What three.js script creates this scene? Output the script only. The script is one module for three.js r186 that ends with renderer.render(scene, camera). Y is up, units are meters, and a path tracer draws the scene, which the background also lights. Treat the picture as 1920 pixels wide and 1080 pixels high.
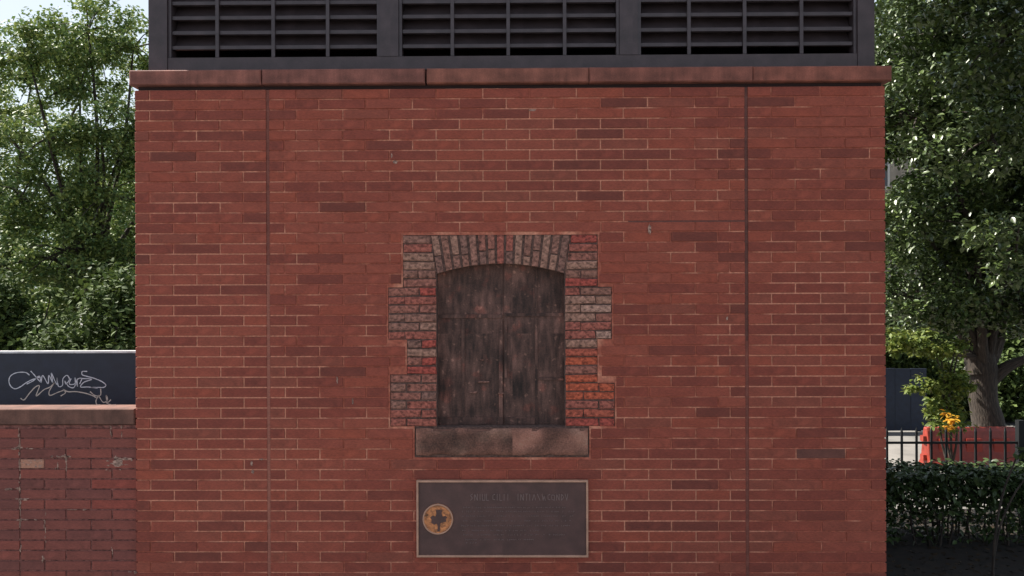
import * as THREE from 'three';
import { mergeGeometries } from 'three/addons/utils/BufferGeometryUtils.js';
import { ImprovedNoise } from 'three/addons/math/ImprovedNoise.js';

// ---------------------------------------------------------------- camera, sky, sun, exposure
const EYE = 2.3, DIST = 5, FPX = 1450;                 // eye height, metres to the brick face, focal length in photo pixels (1920 wide)
const scene = new THREE.Scene();
const camera = new THREE.PerspectiveCamera(2 * Math.atan(540 / FPX) * 180 / Math.PI, 16 / 9, 0.05, 400);
camera.rotation.set(0, 0.0105, -0.0033, 'YXZ');
camera.position.set(DIST * Math.tan(0.0105), EYE, DIST);
camera.updateMatrixWorld(true);

const sunDir = new THREE.Vector3(-0.74, 0.95, -0.3).normalize();
{
  const w = 256, h = 128, data = new Float32Array(w * h * 4), d = new THREE.Vector3();
  for (let j = 0; j < h; j++) for (let i = 0; i < w; i++) {
    const el = ((j + 0.5) / h - 0.5) * Math.PI, az = ((i + 0.5) / w - 0.5) * 2 * Math.PI;
    d.set(Math.cos(el) * Math.cos(az), Math.sin(el), Math.cos(el) * Math.sin(az));
    const up = Math.max(0, d.y), k = Math.pow(1 - up, 2.6), c = Math.max(0, d.dot(sunDir)), glow = 0.2 * Math.pow(c, 6);
    const o = (j * w + i) * 4;
    data[o] = 0.20 + 0.21 * k + glow; data[o + 1] = 0.24 + 0.21 * k + glow; data[o + 2] = 0.31 + 0.175 * k + glow * 0.9; data[o + 3] = 1;
    if (d.y < 0) { data[o] = 0.14; data[o + 1] = 0.14; data[o + 2] = 0.13; }
  }
  const sky = new THREE.DataTexture(data, w, h, THREE.RGBAFormat, THREE.FloatType);
  sky.mapping = THREE.EquirectangularReflectionMapping; sky.magFilter = sky.minFilter = THREE.LinearFilter; sky.needsUpdate = true;
  scene.background = sky; scene.environment = sky;
}
const sun = new THREE.DirectionalLight(new THREE.Color(1, 0.94, 0.84), 5);
sun.position.copy(sunDir).multiplyScalar(60); sun.castShadow = true; sun.shadow.mapSize.set(4096, 4096);
Object.assign(sun.shadow.camera, { left: -25, right: 25, top: 25, bottom: -25, near: 1, far: 140 });
scene.add(sun, sun.target);
const renderer = new THREE.WebGLRenderer({ antialias: true });
renderer.toneMapping = THREE.LinearToneMapping; renderer.toneMappingExposure = 2.75; renderer.shadowMap.enabled = true;
renderer.outputColorSpace = THREE.SRGBColorSpace;

// ---------------------------------------------------------------- helpers
let seed = 20417;
const rnd = () => { seed = (seed + 0x6D2B79F5) | 0; let t = Math.imul(seed ^ (seed >>> 15), 1 | seed); t = (t + Math.imul(t ^ (t >>> 7), 61 | t)) ^ t; return ((t ^ (t >>> 14)) >>> 0) / 4294967296; };
const ru = (a, b) => a + (b - a) * rnd(), pick = (a) => a[Math.floor(rnd() * a.length)];
const noise = new ImprovedNoise();
const fbm = (x, y, z = 0, n = 4) => { let s = 0, a = 0.5; for (let i = 0; i < n; i++) { s += a * noise.noise(x, y, z + i * 7.3); x *= 2.03; y *= 2.03; a *= 0.5; } return s; };
const smooth = (a, b, x) => { const t = Math.min(1, Math.max(0, (x - a) / (b - a))); return t * t * (3 - 2 * t); };
const wx = (px) => (px - 960) / 290, wy = (py) => EYE + (540 - py) / 290;          // photo pixel -> metres on the brick face
const V = (x, y, z) => new THREE.Vector3(x, y, z);
function at(px, py, depth) {                                                       // the world point seen at a pixel, depth metres in front of the eye
  const d = V((px - 960) / FPX, (540 - py) / FPX, -1).applyQuaternion(camera.quaternion);
  return camera.position.clone().addScaledVector(d, depth / -d.z);
}
const used = new Map();
function numbered(name) { const n = used.get(name) || 0; used.set(name, n + 1); return n ? `${name}_${String(n).padStart(3, '0')}` : name; }
function sh(o) { o.castShadow = true; o.receiveShadow = true; return o; }
function tag(o, label, category, group) { o.userData.label = label; o.userData.category = category; if (group) o.userData.group = group; return o; }
function thing(name, label, category, group, p = [0, 0, 0]) { const o = new THREE.Group(); o.name = numbered(name); o.position.set(...p); scene.add(o); return tag(o, label, category, group); }
function part(name, geo, mat, parent, kind) { const m = sh(new THREE.Mesh(geo, mat)); m.name = name; if (kind) m.userData.kind = kind; parent.add(m); return m; }
function structure(name, geo, mat) { const m = sh(new THREE.Mesh(geo, mat)); m.name = name; m.userData.kind = 'structure'; scene.add(m); return m; }
const merge = (list) => mergeGeometries(list.map((g) => (g.index ? g.toNonIndexed() : g)));
function box(x0, x1, y0, y1, z0, z1) { const g = new THREE.BoxGeometry(x1 - x0, y1 - y0, z1 - z0); g.translate((x0 + x1) / 2, (y0 + y1) / 2, (z0 + z1) / 2); uvMetres(g); return g; }
function uvMetres(g, ox = 0, oy = 0) {
  if (!g.attributes.normal) g.computeVertexNormals();                                             // uv in metres, by the way each vertex faces
  const p = g.attributes.position, n = g.attributes.normal, uv = new Float32Array(p.count * 2);
  for (let i = 0; i < p.count; i++) {
    const ax = Math.abs(n.getX(i)), ay = Math.abs(n.getY(i)), az = Math.abs(n.getZ(i));
    uv[2 * i] = (ax > ay && ax > az ? p.getZ(i) : p.getX(i)) + ox; uv[2 * i + 1] = (ay >= ax && ay > az ? p.getZ(i) : p.getY(i)) + oy;
  }
  g.setAttribute('uv', new THREE.BufferAttribute(uv, 2)); return g;
}
function bevelBox(w, h, d, b, ox = 0, oy = 0, wob = null) {                        // a block whose front edges are chamfered; front at z = 0, back at -d
  const X = w / 2, Y = h / 2;
  const F = [[-X + b, -Y + b, 0], [X - b, -Y + b, 0], [X - b, Y - b, 0], [-X + b, Y - b, 0]], M = [[-X, -Y, -b], [X, -Y, -b], [X, Y, -b], [-X, Y, -b]], B = M.map(([x, y]) => [x, y, -d]);
  if (wob) for (const q of [F, M]) for (const v of q) { v[0] += wob(); v[1] += wob(); if (q === F) v[2] += wob(); }
  const pos = []; const quad = (a, b2, c, e) => pos.push(...a, ...b2, ...c, ...a, ...c, ...e);
  quad(...F);
  for (let i = 0; i < 4; i++) { const j = (i + 1) % 4; quad(M[i], M[j], F[j], F[i]); quad(B[i], B[j], M[j], M[i]); }
  const g = new THREE.BufferGeometry(); g.setAttribute('position', new THREE.Float32BufferAttribute(pos, 3)); g.computeVertexNormals(); return uvMetres(g, ox, oy);
}
function tube(points, r0, r1, sides = 8, seg = 12, wobble = 0) {                   // tapered limb
  const c = new THREE.CatmullRomCurve3(points), fr = c.computeFrenetFrames(seg), pos = [], idx = [], uv = [];
  for (let i = 0; i <= seg; i++) {
    const p = c.getPointAt(i / seg), r = r0 + (r1 - r0) * i / seg;
    for (let k = 0; k <= sides; k++) {
      const a = (k % sides) / sides * 2 * Math.PI, rr = r * (1 + wobble * fbm(Math.cos(a) * 1.7 + i * 0.35, Math.sin(a) * 1.7, p.x));
      const q = p.clone().addScaledVector(fr.normals[i], Math.cos(a) * rr).addScaledVector(fr.binormals[i], Math.sin(a) * rr);
      pos.push(q.x, q.y, q.z); uv.push(k / sides * 2 * Math.PI * r0, i / seg * c.getLength());
    }
  }
  const s = sides + 1;
  for (let i = 0; i < seg; i++) for (let k = 0; k < sides; k++) { const a = i * s + k; idx.push(a, a + 1, a + s, a + 1, a + s + 1, a + s); }
  const g = new THREE.BufferGeometry(); g.setAttribute('position', new THREE.Float32BufferAttribute(pos, 3)); g.setAttribute('uv', new THREE.Float32BufferAttribute(uv, 2)); g.setIndex(idx); g.computeVertexNormals(); return g;
}
function tex(size, metres, f, srgb = true, w = size, h = size) {                    // computed texture; f(u, v) -> grey or [r, g, b] 0..1
  const d = new Uint8Array(w * h * 4);
  for (let j = 0; j < h; j++) for (let i = 0; i < w; i++) {
    const v = f(i / w, j / h), o = (j * w + i) * 4, a = Array.isArray(v) ? v : [v, v, v];
    for (let k = 0; k < 3; k++) d[o + k] = Math.max(0, Math.min(255, a[k] * 255)); d[o + 3] = 255;
  }
  const t = new THREE.DataTexture(d, w, h); t.wrapS = t.wrapT = THREE.RepeatWrapping; t.magFilter = THREE.LinearFilter; t.minFilter = THREE.LinearMipmapLinearFilter; t.generateMipmaps = true;
  if (srgb) t.colorSpace = THREE.SRGBColorSpace; t.repeat.set(1 / metres, 1 / metres); t.needsUpdate = true; return t;
}
const mat = (c, rough, o = {}) => { const m = new THREE.MeshPhysicalMaterial({ roughness: rough, metalness: 0, ...o }); if (Array.isArray(c)) m.color.setRGB(...c); else m.color.set(c); return m; };

// ---------------------------------------------------------------- materials
const speck = (u, v, s) => fbm(u * s, v * s, 3.1, 3);
const brickMap = tex(512, 0.55, (u, v) => { const n = 0.86 + 0.20 * fbm(u * 26, v * 90, 1, 3) + 0.20 * speck(u, v, 150) + 0.16 * fbm(u * 7, v * 9, 5, 3); return [n, n * 0.985, n * 0.97]; });
const brickBump = tex(512, 0.55, (u, v) => 0.5 + 0.35 * fbm(u * 40, v * 120, 2, 3) + 0.35 * speck(u, v, 170), false);
const oldMap = tex(512, 0.4, (u, v) => { const n = 0.76 + 0.7 * fbm(u * 16, v * 20, 8, 4) + 0.4 * speck(u, v, 120), g = smooth(0.02, 0.2, fbm(u * 11, v * 13, 21, 4)) * 0.6; return [n * (1 - g) + g * 0.92, n * (1 - g) + g * 0.94, n * (1 - g) + g * 0.93]; });
const oldBump = tex(512, 0.4, (u, v) => 0.5 + 0.5 * fbm(u * 18, v * 24, 4, 4) + 0.3 * speck(u, v, 90), false);
const BT = [[0.328, 0.0741, 0.0463], [0.344, 0.0803, 0.05], [0.2916, 0.0637, 0.0405], [0.3496, 0.0834, 0.0511], [0.2681, 0.0591, 0.0384], [0.2416, 0.055, 0.0364], [0.2085, 0.0497, 0.0336], [0.347, 0.0768, 0.0448], [0.3665, 0.0816, 0.0463], [0.315, 0.0777, 0.0486], [0.29, 0.0741, 0.0471], [0.173, 0.0618, 0.0471], [0.483, 0.2383, 0.1643], [0.2488, 0.0707, 0.0545], [0.2184, 0.0663, 0.0545], [0.2804, 0.0751, 0.0562], [0.1932, 0.0602, 0.0496], [0.3055, 0.0681, 0.0488]];
const brickMats = BT.map((c) => mat(c, 0.86, { map: brickMap, bumpMap: brickBump, bumpScale: 0.0016 }));
const brickStuffMat = mat([1, 1, 1], 0.86, { map: brickMap, bumpMap: brickBump, bumpScale: 0.0016, vertexColors: true });
const OT = [[0.436, 0.128, 0.092], [0.389, 0.145, 0.106], [0.34, 0.151, 0.11], [0.436, 0.223, 0.161], [0.365, 0.168, 0.125], [0.506, 0.117, 0.071], [0.588, 0.123, 0.06], [0.47, 0.091, 0.066], [0.282, 0.137, 0.106], [0.541, 0.305, 0.232]];
const oldMats = OT.map((c) => mat(c, 0.92, { map: oldMap, bumpMap: oldBump, bumpScale: 0.004 }));
const oldMortar = mat([0.185, 0.105, 0.085], 0.95, { map: tex(256, 0.3, (u, v) => 0.75 + 0.5 * fbm(u * 14, v * 14, 2, 4)), bumpMap: oldBump, bumpScale: 0.004 });
// mortar of the new brickwork: where the pointing stayed pale and where it is tinted red by brick dust
const palePatches = [[375, 700, 190, 330, 0.75], [1010, 300, 300, 120, 0.8], [1530, 640, 160, 190, 0.65], [1260, 960, 170, 150, 0.65], [330, 200, 160, 90, 0.3], [590, 950, 160, 190, 0.35], [1230, 660, 130, 130, 0.2]];
const mortarMap = tex(0, 1, (u, v) => {
  const px = 240 + u * 1430, py = 1240 - v * 1120; let m = 0.03;
  for (const [cx, cy, sx, sy, a] of palePatches) m += a * Math.exp(-(((px - cx) / sx) ** 2 + ((py - cy) / sy) ** 2));
  m = smooth(0.05, 0.5, m + 1.1 * fbm(px / 60, py / 45, 9, 4)); const g = 1 + 0.35 * fbm(px / 5, py / 5, 4, 3);
  return [(0.58 + 0.15 * m) * g, (0.315 + 0.175 * m) * g, (0.25 + 0.15 * m) * g];
}, true, 1430, 1120);
mortarMap.repeat.set(1, 1); mortarMap.wrapS = mortarMap.wrapT = THREE.ClampToEdgeWrapping;
const mortarMat = mat([1, 1, 1], 0.95, { map: mortarMap });
const bodyMat = mat([0.25, 0.10, 0.08], 0.95, { map: brickMap });
const sealMat = mat([0.15, 0.055, 0.044], 0.8, { map: brickMap });
const copingMap = tex(512, 1.1, (u, v) => { const n = 0.84 + 0.30 * fbm(u * 38, v * 4, 6, 3) * 0.5 + 0.35 * fbm(u * 9, v * 9, 2, 4) + 0.15 * speck(u, v, 140); return [n, n * 0.97, n * 0.94]; });
const copingMats = [[0.30, 0.115, 0.090], [0.275, 0.105, 0.084], [0.295, 0.110, 0.080], [0.270, 0.098, 0.074], [0.31, 0.108, 0.078]].map((c) => mat(c, 0.85, { map: copingMap, bumpMap: brickBump, bumpScale: 0.0015 }));
const lowCopingMat = mat([0.165, 0.080, 0.062], 0.9, { map: copingMap, bumpMap: brickBump, bumpScale: 0.002 });
const metalTex = tex(256, 0.8, (u, v) => 0.88 + 0.25 * fbm(u * 8, v * 8, 3, 5) + 0.1 * speck(u, v, 70));
const louverMat = mat([0.058, 0.039, 0.042], 0.5, { map: metalTex, metalness: 0.15 });
const slatMat = mat([0.060, 0.044, 0.048], 0.48, { map: metalTex, metalness: 0.15 });
const rustMap = tex(512, 1.0, (u, v) => {
  const a = 0.62 + 0.6 * fbm(u * 5, v * 4, 12, 5) * 1.15 + 0.4 * fbm(u * 40, v * 7, 3, 3) + 0.2 * speck(u, v, 110), r = smooth(0.12, 0.34, fbm(u * 8, v * 9, 30, 4)), w = smooth(0.24, 0.40, fbm(u * 30, v * 26, 44, 4));
  return [a * (0.80 + 0.16 * r) + 0.24 * w, a * (0.74 + 0.04 * r) + 0.23 * w, a * (0.72 + 0.02 * r) + 0.21 * w];
});
const rustMat = mat([0.35, 0.205, 0.17], 0.85, { map: rustMap, bumpMap: oldBump, bumpScale: 0.003 });
const sillMap = tex(512, 1.2, (u, v) => { const n = 0.78 + 0.7 * fbm(u * 7, v * 6, 14, 5) + 0.3 * speck(u, v, 120), g = smooth(-0.05, 0.25, fbm(u * 4, v * 5, 25, 4)); return [n, n * (0.90 + 0.06 * g), n * (0.86 + 0.06 * g)]; });
const sillMat = mat([0.32, 0.180, 0.142], 0.92, { map: sillMap, bumpMap: oldBump, bumpScale: 0.005 });
const bronzeDark = mat([0.096, 0.043, 0.038], 0.6, { map: metalTex });
const bronzeEdge = mat([0.52, 0.29, 0.20], 0.5, { map: metalTex });
const letterMat = mat([0.165, 0.108, 0.102], 0.5);
const copperMat = mat([0.66, 0.24, 0.085], 0.5, { map: oldMap });
const navyMat = mat([0.013, 0.019, 0.038], 0.6, { map: metalTex });
const steelMat = mat([0.62, 0.62, 0.64], 0.5, { metalness: 0.3, map: metalTex });
const sprayMat = mat([0.55, 0.56, 0.60], 0.7), sprayTan = mat([0.50, 0.44, 0.38], 0.7);
const effMat = mat([0.46, 0.285, 0.225], 0.95, { map: oldMap });
const ironMat = mat([0.007, 0.008, 0.009], 0.6, { specularIntensity: 0.5 });
const barkTex = tex(256, 0.6, (u, v) => 0.7 + 0.6 * fbm(u * 26, v * 5, 3, 4) + 0.2 * speck(u, v, 60));
const barkBump = tex(256, 0.6, (u, v) => 0.5 + 0.7 * fbm(u * 26, v * 5, 3, 4), false);
const barkMat = mat([0.075, 0.056, 0.043], 0.95, { map: barkTex, bumpMap: barkBump, bumpScale: 0.015 });

// ---------------------------------------------------------------- ground
const gy = (z) => -0.6 * smooth(-4.6, -7.2, z);
function sheet(x0, x1, z0, z1, nx, nz, lift) {
  const g = new THREE.PlaneGeometry(x1 - x0, z1 - z0, nx, nz); g.rotateX(-Math.PI / 2); g.translate((x0 + x1) / 2, 0, (z0 + z1) / 2);
  const p = g.attributes.position; for (let i = 0; i < p.count; i++) p.setY(i, gy(p.getZ(i)) + lift);
  g.computeVertexNormals(); return uvMetres(g);
}
const concreteTex = tex(512, 3, (u, v) => 0.8 + 0.22 * fbm(u * 6, v * 6, 1, 5) + 0.12 * speck(u, v, 150));
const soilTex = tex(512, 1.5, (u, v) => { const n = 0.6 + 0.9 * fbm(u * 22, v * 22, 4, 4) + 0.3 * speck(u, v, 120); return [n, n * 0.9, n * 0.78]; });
structure('ground', sheet(-180, 180, -180, 60, 4, 480, 0), mat([0.23, 0.22, 0.205], 0.95, { map: concreteTex }));
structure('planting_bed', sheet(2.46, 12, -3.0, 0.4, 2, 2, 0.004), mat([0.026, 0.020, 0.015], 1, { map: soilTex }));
structure('park_path', sheet(2.6, 14, -4.5, -3.02, 2, 8, 0.008), mat([0.24, 0.225, 0.21], 0.9, { map: concreteTex }));
structure('sidewalk', sheet(0, 22, -9.6, -7.7, 2, 4, 0.008), mat([0.27, 0.25, 0.23], 0.9, { map: concreteTex }));
structure('street', sheet(-60, 60, -20, -11.2, 2, 8, 0.004), mat([0.055, 0.055, 0.058], 0.9, { map: concreteTex }));

// ---------------------------------------------------------------- the brick vent building
const building = thing('vent_building', 'tall red brick vent building with dark louvred top and old arched window', 'building');
const COURSE = 19.35 / 290, Y0 = wy(1074), JOINT = 0.0095, TOP = wy(164), DEPTH = 2.9, XL = wx(250), XR = wx(1657);
// outline of the old window fragment, in photo pixels on the face, as steps per old course
const OPITCH = 16.36, oldL = (r) => (r < 6 ? 730 : r < 10 ? 762 : r < 16 ? 727 : 755), oldR = (r) => (r < 5 ? 1152 : r < 10 ? 1120 : r < 16 ? 1147 : 1121);
const holes = [];                                                                    // [x0, x1, y0, y1] rectangles in metres where no new brick goes
for (let r = 0; r < 22; r++) holes.push([wx(oldL(r)), wx(oldR(r)), wy(800 - r * OPITCH), wy(800 - (r + 1) * OPITCH)]);
holes.push([wx(776), wx(1104), wy(858), wy(799)]);
function cut(x0, x1, y0, y1) {                                                       // clip one brick against the fragment
  let out = [[x0, x1]]; const g = 0.007;
  for (const [hx0, hx1, hy0, hy1] of holes) {
    if (y1 <= hy0 + 0.012 || y0 >= hy1 - 0.012) continue;
    out = out.flatMap(([a, b]) => (b <= hx0 - g || a >= hx1 + g ? [[a, b]] : [[a, Math.min(b, hx0 - g)], [Math.max(a, hx1 + g), b]].filter(([p, q]) => q - p > 0.02)));
  }
  return out;
}
const rows = { even: [[250, 277.5], [277.5, 366], [366, 454.5], [454.5, 498], [504, 555], ...Array.from({ length: 9 }, (_, i) => [555 + i * 87.8, 555 + (i + 1) * 87.8]), [1345.2, 1396], [1402, 1445.5], [1445.5, 1537], [1537, 1628.5], [1628.5, 1657]],
  odd: [[250, 322], [322, 410.5], [410.5, 498], [504, 532.5], [532.5, 597.5], ...Array.from({ length: 8 }, (_, i) => [597.5 + i * 88.2, 597.5 + (i + 1) * 88.2]), [1303.1, 1367.5], [1367.5, 1396], [1402, 1490], [1490, 1582], [1582, 1657]] };
const bricks = [];
for (let n = -7; n < 47; n++) {
  const y0 = Y0 + n * COURSE, y1 = Math.min(y0 + COURSE, TOP - 0.001);
  for (const [a, b] of n & 1 ? rows.odd : rows.even) for (const [x0, x1] of cut(wx(a), wx(b), y0, y1)) {
    const free = (px) => Math.abs(x0 - wx(px)) < 1e-6 || Math.abs(x1 - wx(px)) < 1e-6;
    const l = [250, 504, 1402].some((p) => Math.abs(x0 - wx(p)) < 1e-6) ? 0 : JOINT / 2, r = [498, 1396, 1657].some((p) => Math.abs(x1 - wx(p)) < 1e-6) ? 0 : JOINT / 2;
    bricks.push({ x0: x0 + l, x1: x1 - r, y0: y0 + JOINT / 2, y1: y1 - JOINT / 2 });
  }
}
function tone(x, y) {                                                                // clay tones come in patches, with single dark bricks between
  const p = fbm(x * 0.9, y * 1.3, 2, 3), q = rnd();
  if (q < 0.03) return 6; if (q < 0.12) return 5; if (q < 0.26) return 4;
  const s = p + ru(-0.22, 0.22); return s < -0.2 ? pick([2, 4, 10]) : s < -0.05 ? pick([2, 0, 9]) : s < 0.1 ? pick([0, 1, 7]) : s < 0.25 ? pick([1, 3, 7]) : pick([3, 8, 1]);
}
const fixedTone = [[322, 293, 6], [420, 253, 5], [455, 312, 5], [1165, 193, 6], [1165, 232, 5], [1165, 312, 5], [1385, 280, 8], [1385, 345, 8], [1365, 695, 8], [1365, 745, 8], [1505, 850, 11], [1445, 650, 3], [360, 640, 4], [410, 1040, 6], [475, 1025, 6], [330, 865, 5], [1340, 760, 4]];
for (const b of bricks) {
  b.t = tone((b.x0 + b.x1) / 2, (b.y0 + b.y1) / 2);
  for (const [px, py, t] of fixedTone) if (wx(px) > b.x0 && wx(px) < b.x1 && wy(py) > b.y0 && wy(py) < b.y1) b.t = t;
  const cx = (b.x0 + b.x1) / 2, cy = (b.y0 + b.y1) / 2;
  b.area = (Math.min(b.y1, wy(2)) - Math.max(b.y0, wy(1078))) * (b.x1 - b.x0) / (DIST * DIST + cx * cx + (cy - EYE) ** 2);
}
const geoCache = new Map();
function brickGeo(w, h, v) { const k = `${w.toFixed(3)}_${h.toFixed(3)}_${v}`; if (!geoCache.has(k)) geoCache.set(k, bevelBox(w, h, 0.05, 0.0022, v * 0.137, v * 0.091)); return geoCache.get(k); }
function tinted(g, c) { const q = g.clone(), n = q.attributes.position.count, a = new Float32Array(n * 3); for (let i = 0; i < n; i++) a.set(c, i * 3); q.setAttribute('color', new THREE.BufferAttribute(a, 3)); return q; }
bricks.sort((a, b) => b.area - a.area);
const rest = [];
bricks.forEach((b, i) => {
  const g = brickGeo(b.x1 - b.x0, b.y1 - b.y0, Math.floor(rnd() * 6)), x = (b.x0 + b.x1) / 2, y = (b.y0 + b.y1) / 2, z = ru(-0.002, 0.002);
  if (i < 300) { const m = part('brick', g, brickMats[b.t], building); m.position.set(x, y, z); }
  else { const q = tinted(g, BT[b.t]); q.translate(x, y, z); rest.push(q); }
});
for (const s of [-1, 1]) for (let n = -7; n < 47; n++) for (let k = 0; k < 10; k++) {  // the two return walls
  const z1 = -0.056 - k * 0.2995 + (n & 1 ? 0 : 0.15), za = Math.min(z1, -0.056), zb = Math.max(z1 - 0.2995, -DEPTH); if (za - zb < 0.05) continue;
  const y0 = Y0 + n * COURSE, q = tinted(brickGeo(za - zb - JOINT, Math.min(COURSE, TOP - y0) - JOINT, k % 6), BT[tone(zb, y0)]);
  q.rotateY(s * Math.PI / 2); q.translate(s < 0 ? XL : XR, y0 + COURSE / 2, (za + zb) / 2); rest.push(q);
}
part('brickwork', merge(rest), brickStuffMat, building, 'stuff');
// mortar beds behind the three panels of new brick
const rectShape = (x0, x1, y0, y1) => new THREE.Shape([[x0, y0], [x1, y0], [x1, y1], [x0, y1]].map((p) => new THREE.Vector2(...p)));
const fragL = [], fragR = [];
for (const [x0, x1, y0, y1] of holes.slice(0, 22)) { fragL.push([x0, y0], [x0, y1]); fragR.push([x1, y0], [x1, y1]); }
const sillBox = holes[22];
const fragPts = [...fragL, ...fragR.reverse(), [sillBox[1], sillBox[3]], [sillBox[1], sillBox[2]], [sillBox[0], sillBox[2]], [sillBox[0], sillBox[3]]];
const fragClean = fragPts.filter((p, i) => { const q = fragPts[(i + fragPts.length - 1) % fragPts.length]; return Math.hypot(p[0] - q[0], p[1] - q[1]) > 1e-6; }).map((p) => new THREE.Vector2(...p));
function mortarPanel(px0, px1, hole) {
  const s = rectShape(wx(px0) + 0.003, wx(px1) - 0.003, -0.03, TOP - 0.004); if (hole) s.holes.push(new THREE.Path(hole));
  const g = new THREE.ExtrudeGeometry(s, { depth: 0.1, bevelEnabled: false }); g.translate(0, 0, -0.106);
  const p = g.attributes.position, uv = g.attributes.uv; for (let i = 0; i < p.count; i++) uv.setXY(i, (p.getX(i) * 290 + 960 - 240) / 1430, (1240 - (540 - (p.getY(i) - EYE) * 290)) / 1120);
  part('mortar', g, mortarMat, building);
}
mortarPanel(251, 498); mortarPanel(504, 1396, fragClean); mortarPanel(1402, 1656);
const paleSeal = mat([0.36, 0.135, 0.098], 0.9, { map: brickMap }), midSeal = mat([0.23, 0.074, 0.055], 0.85, { map: brickMap });
for (const [x, a, b, m, z] of [[501, wy(495), TOP - 0.005, midSeal, -0.007], [501, 0, wy(495) - 0.001, paleSeal, -0.005], [1399, wy(640), TOP - 0.005, sealMat, -0.009], [1399, 0, wy(640) - 0.001, midSeal, -0.006]]) part('control_joint', box(wx(x - 3) - 0.0025, wx(x + 3) + 0.0025, a, b, -0.1, z), m, building);
{ const open = new THREE.Path([[815, 804], [1061, 804], [1061, 486], [815, 486]].map(([a, b]) => new THREE.Vector2(wx(a), wy(b))));
  const s = rectShape(XL + 0.006, XR - 0.006, -0.03, TOP - 0.006); s.holes.push(open);
  const g = new THREE.ExtrudeGeometry(s, { depth: 0.2, bevelEnabled: false }); g.translate(0, 0, -0.311); part('wall_core', uvMetres(merge([g, box(XL + 0.006, XR - 0.006, -0.03, TOP - 0.006, -DEPTH, -0.3115)])), bodyMat, building); }

{ const y = Y0 + 34 * COURSE, s = new THREE.Shape(), n = 28, up = [], dn = []; // the cracked bed joint between the window and the joint
  for (let i = 0; i <= n; i++) { const x = wx(1178 + 217 * i / n); up.push([x, y + 0.005 + 0.004 * fbm(i * 0.7, 1, 3, 3)]); dn.push([x, y - 0.005 + 0.006 * fbm(i * 0.6, 5, 2, 3)]); }
  s.setFromPoints([...dn, ...up.reverse()].map((p) => new THREE.Vector2(...p))); const g = new THREE.ExtrudeGeometry(s, { depth: 0.003, bevelEnabled: false }); g.translate(0, 0, -0.0055); part('cracked_joint', uvMetres(g), sealMat, building); }
// the old window fragment: jamb bricks, arch, mortar, iron infill, stone sill
const surround = new THREE.Group(); surround.name = 'window_surround'; surround.userData.label = 'toothed old brick jambs and shallow brick arch'; building.add(surround);
const SPL = 818, SPR = 1059, archY = (px) => { const t = (px - 938.5) / 120.5; return 494 + 19 * t * t; };
{
  const s = new THREE.Shape(fragClean.filter((p) => p.y > sillBox[3] - 0.02 || true));
  const hole = [[SPL, 801], [SPR, 801]]; for (let i = 0; i <= 16; i++) { const x = SPR + (SPL - SPR) * i / 16; hole.push([x, archY(x)]); }
  s.holes.push(new THREE.Path(hole.map(([a, b]) => new THREE.Vector2(wx(a), wy(b)))));
  const g = new THREE.ExtrudeGeometry(s, { depth: 0.104, bevelEnabled: false }); g.translate(0, 0, -0.116); part('bedding', uvMetres(g), oldMortar, surround);
}
const wobble = () => ru(-0.0034, 0.0034);
const oldGeos = new Map();
function oldGeo(w, h) { const k = `${Math.round(w * 250)}_${Math.round(h * 250)}_${Math.floor(rnd() * 3)}`; if (!oldGeos.has(k)) oldGeos.set(k, bevelBox(w, h, 0.07, 0.005, rnd(), rnd(), wobble)); return oldGeos.get(k); }
function oldBrick(px0, px1, py0, py1, t) {
  const w = wx(px1) - wx(px0) - 0.007, h = wy(py0) - wy(py1) - 0.0085; if (w < 0.02) return;
  const m = part('brick', oldGeo(w, h), oldMats[t], surround); m.position.set((wx(px0) + wx(px1)) / 2, (wy(py0) + wy(py1)) / 2, ru(-0.007, 0.002)); m.rotation.z = ru(-0.008, 0.008);
}
const rightTone = [7, 5, 0, 6, 6, 6, 1, 6, 5, 3, 9, 0, 3, 9, 3, 7, 7, 2, 3, 1, 3, 5], leftTone = [0, 0, 0, 0, 1, 0, 5, 7, 3, 7, 0, 0, 4, 9, 0, 7, 1, 2, 3, 3, 0, 2];
for (let r = 0; r < 22; r++) {
  const yb = 800 - r * OPITCH, yt = yb - OPITCH, ym = (yb + yt) / 2, skew = Math.max(0, 516 - ym) / 76 * 11;
  const L0 = oldL(r), L1 = SPL - skew, R0 = SPR + skew, R1 = oldR(r), alt = r & 1;
  const jit = (t) => (rnd() < 0.6 ? t : pick([0, 1, 2, 3, 4, 7, 8]));
  const lc = L1 - L0 > 70 ? (alt ? [L0, L0 + 59, L1] : [L0, L0 + 31, L1]) : alt && r < 19 ? [L0, L0 + 28, L1] : [L0, L1];
  const rc = R1 - R0 > 70 ? (alt ? [R0, R1 - 59, R1] : [R0, R1 - 30, R1]) : alt && r < 19 && r > 9 ? [R0, R0 + 30, R1] : [R0, R1];
  for (let i = 1; i < lc.length; i++) oldBrick(lc[i - 1], lc[i], yt, yb, jit(leftTone[r]));
  for (let i = 1; i < rc.length; i++) oldBrick(rc[i - 1], rc[i], yt, yb, r < 10 ? rightTone[r] : jit(rightTone[r]));
}
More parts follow.
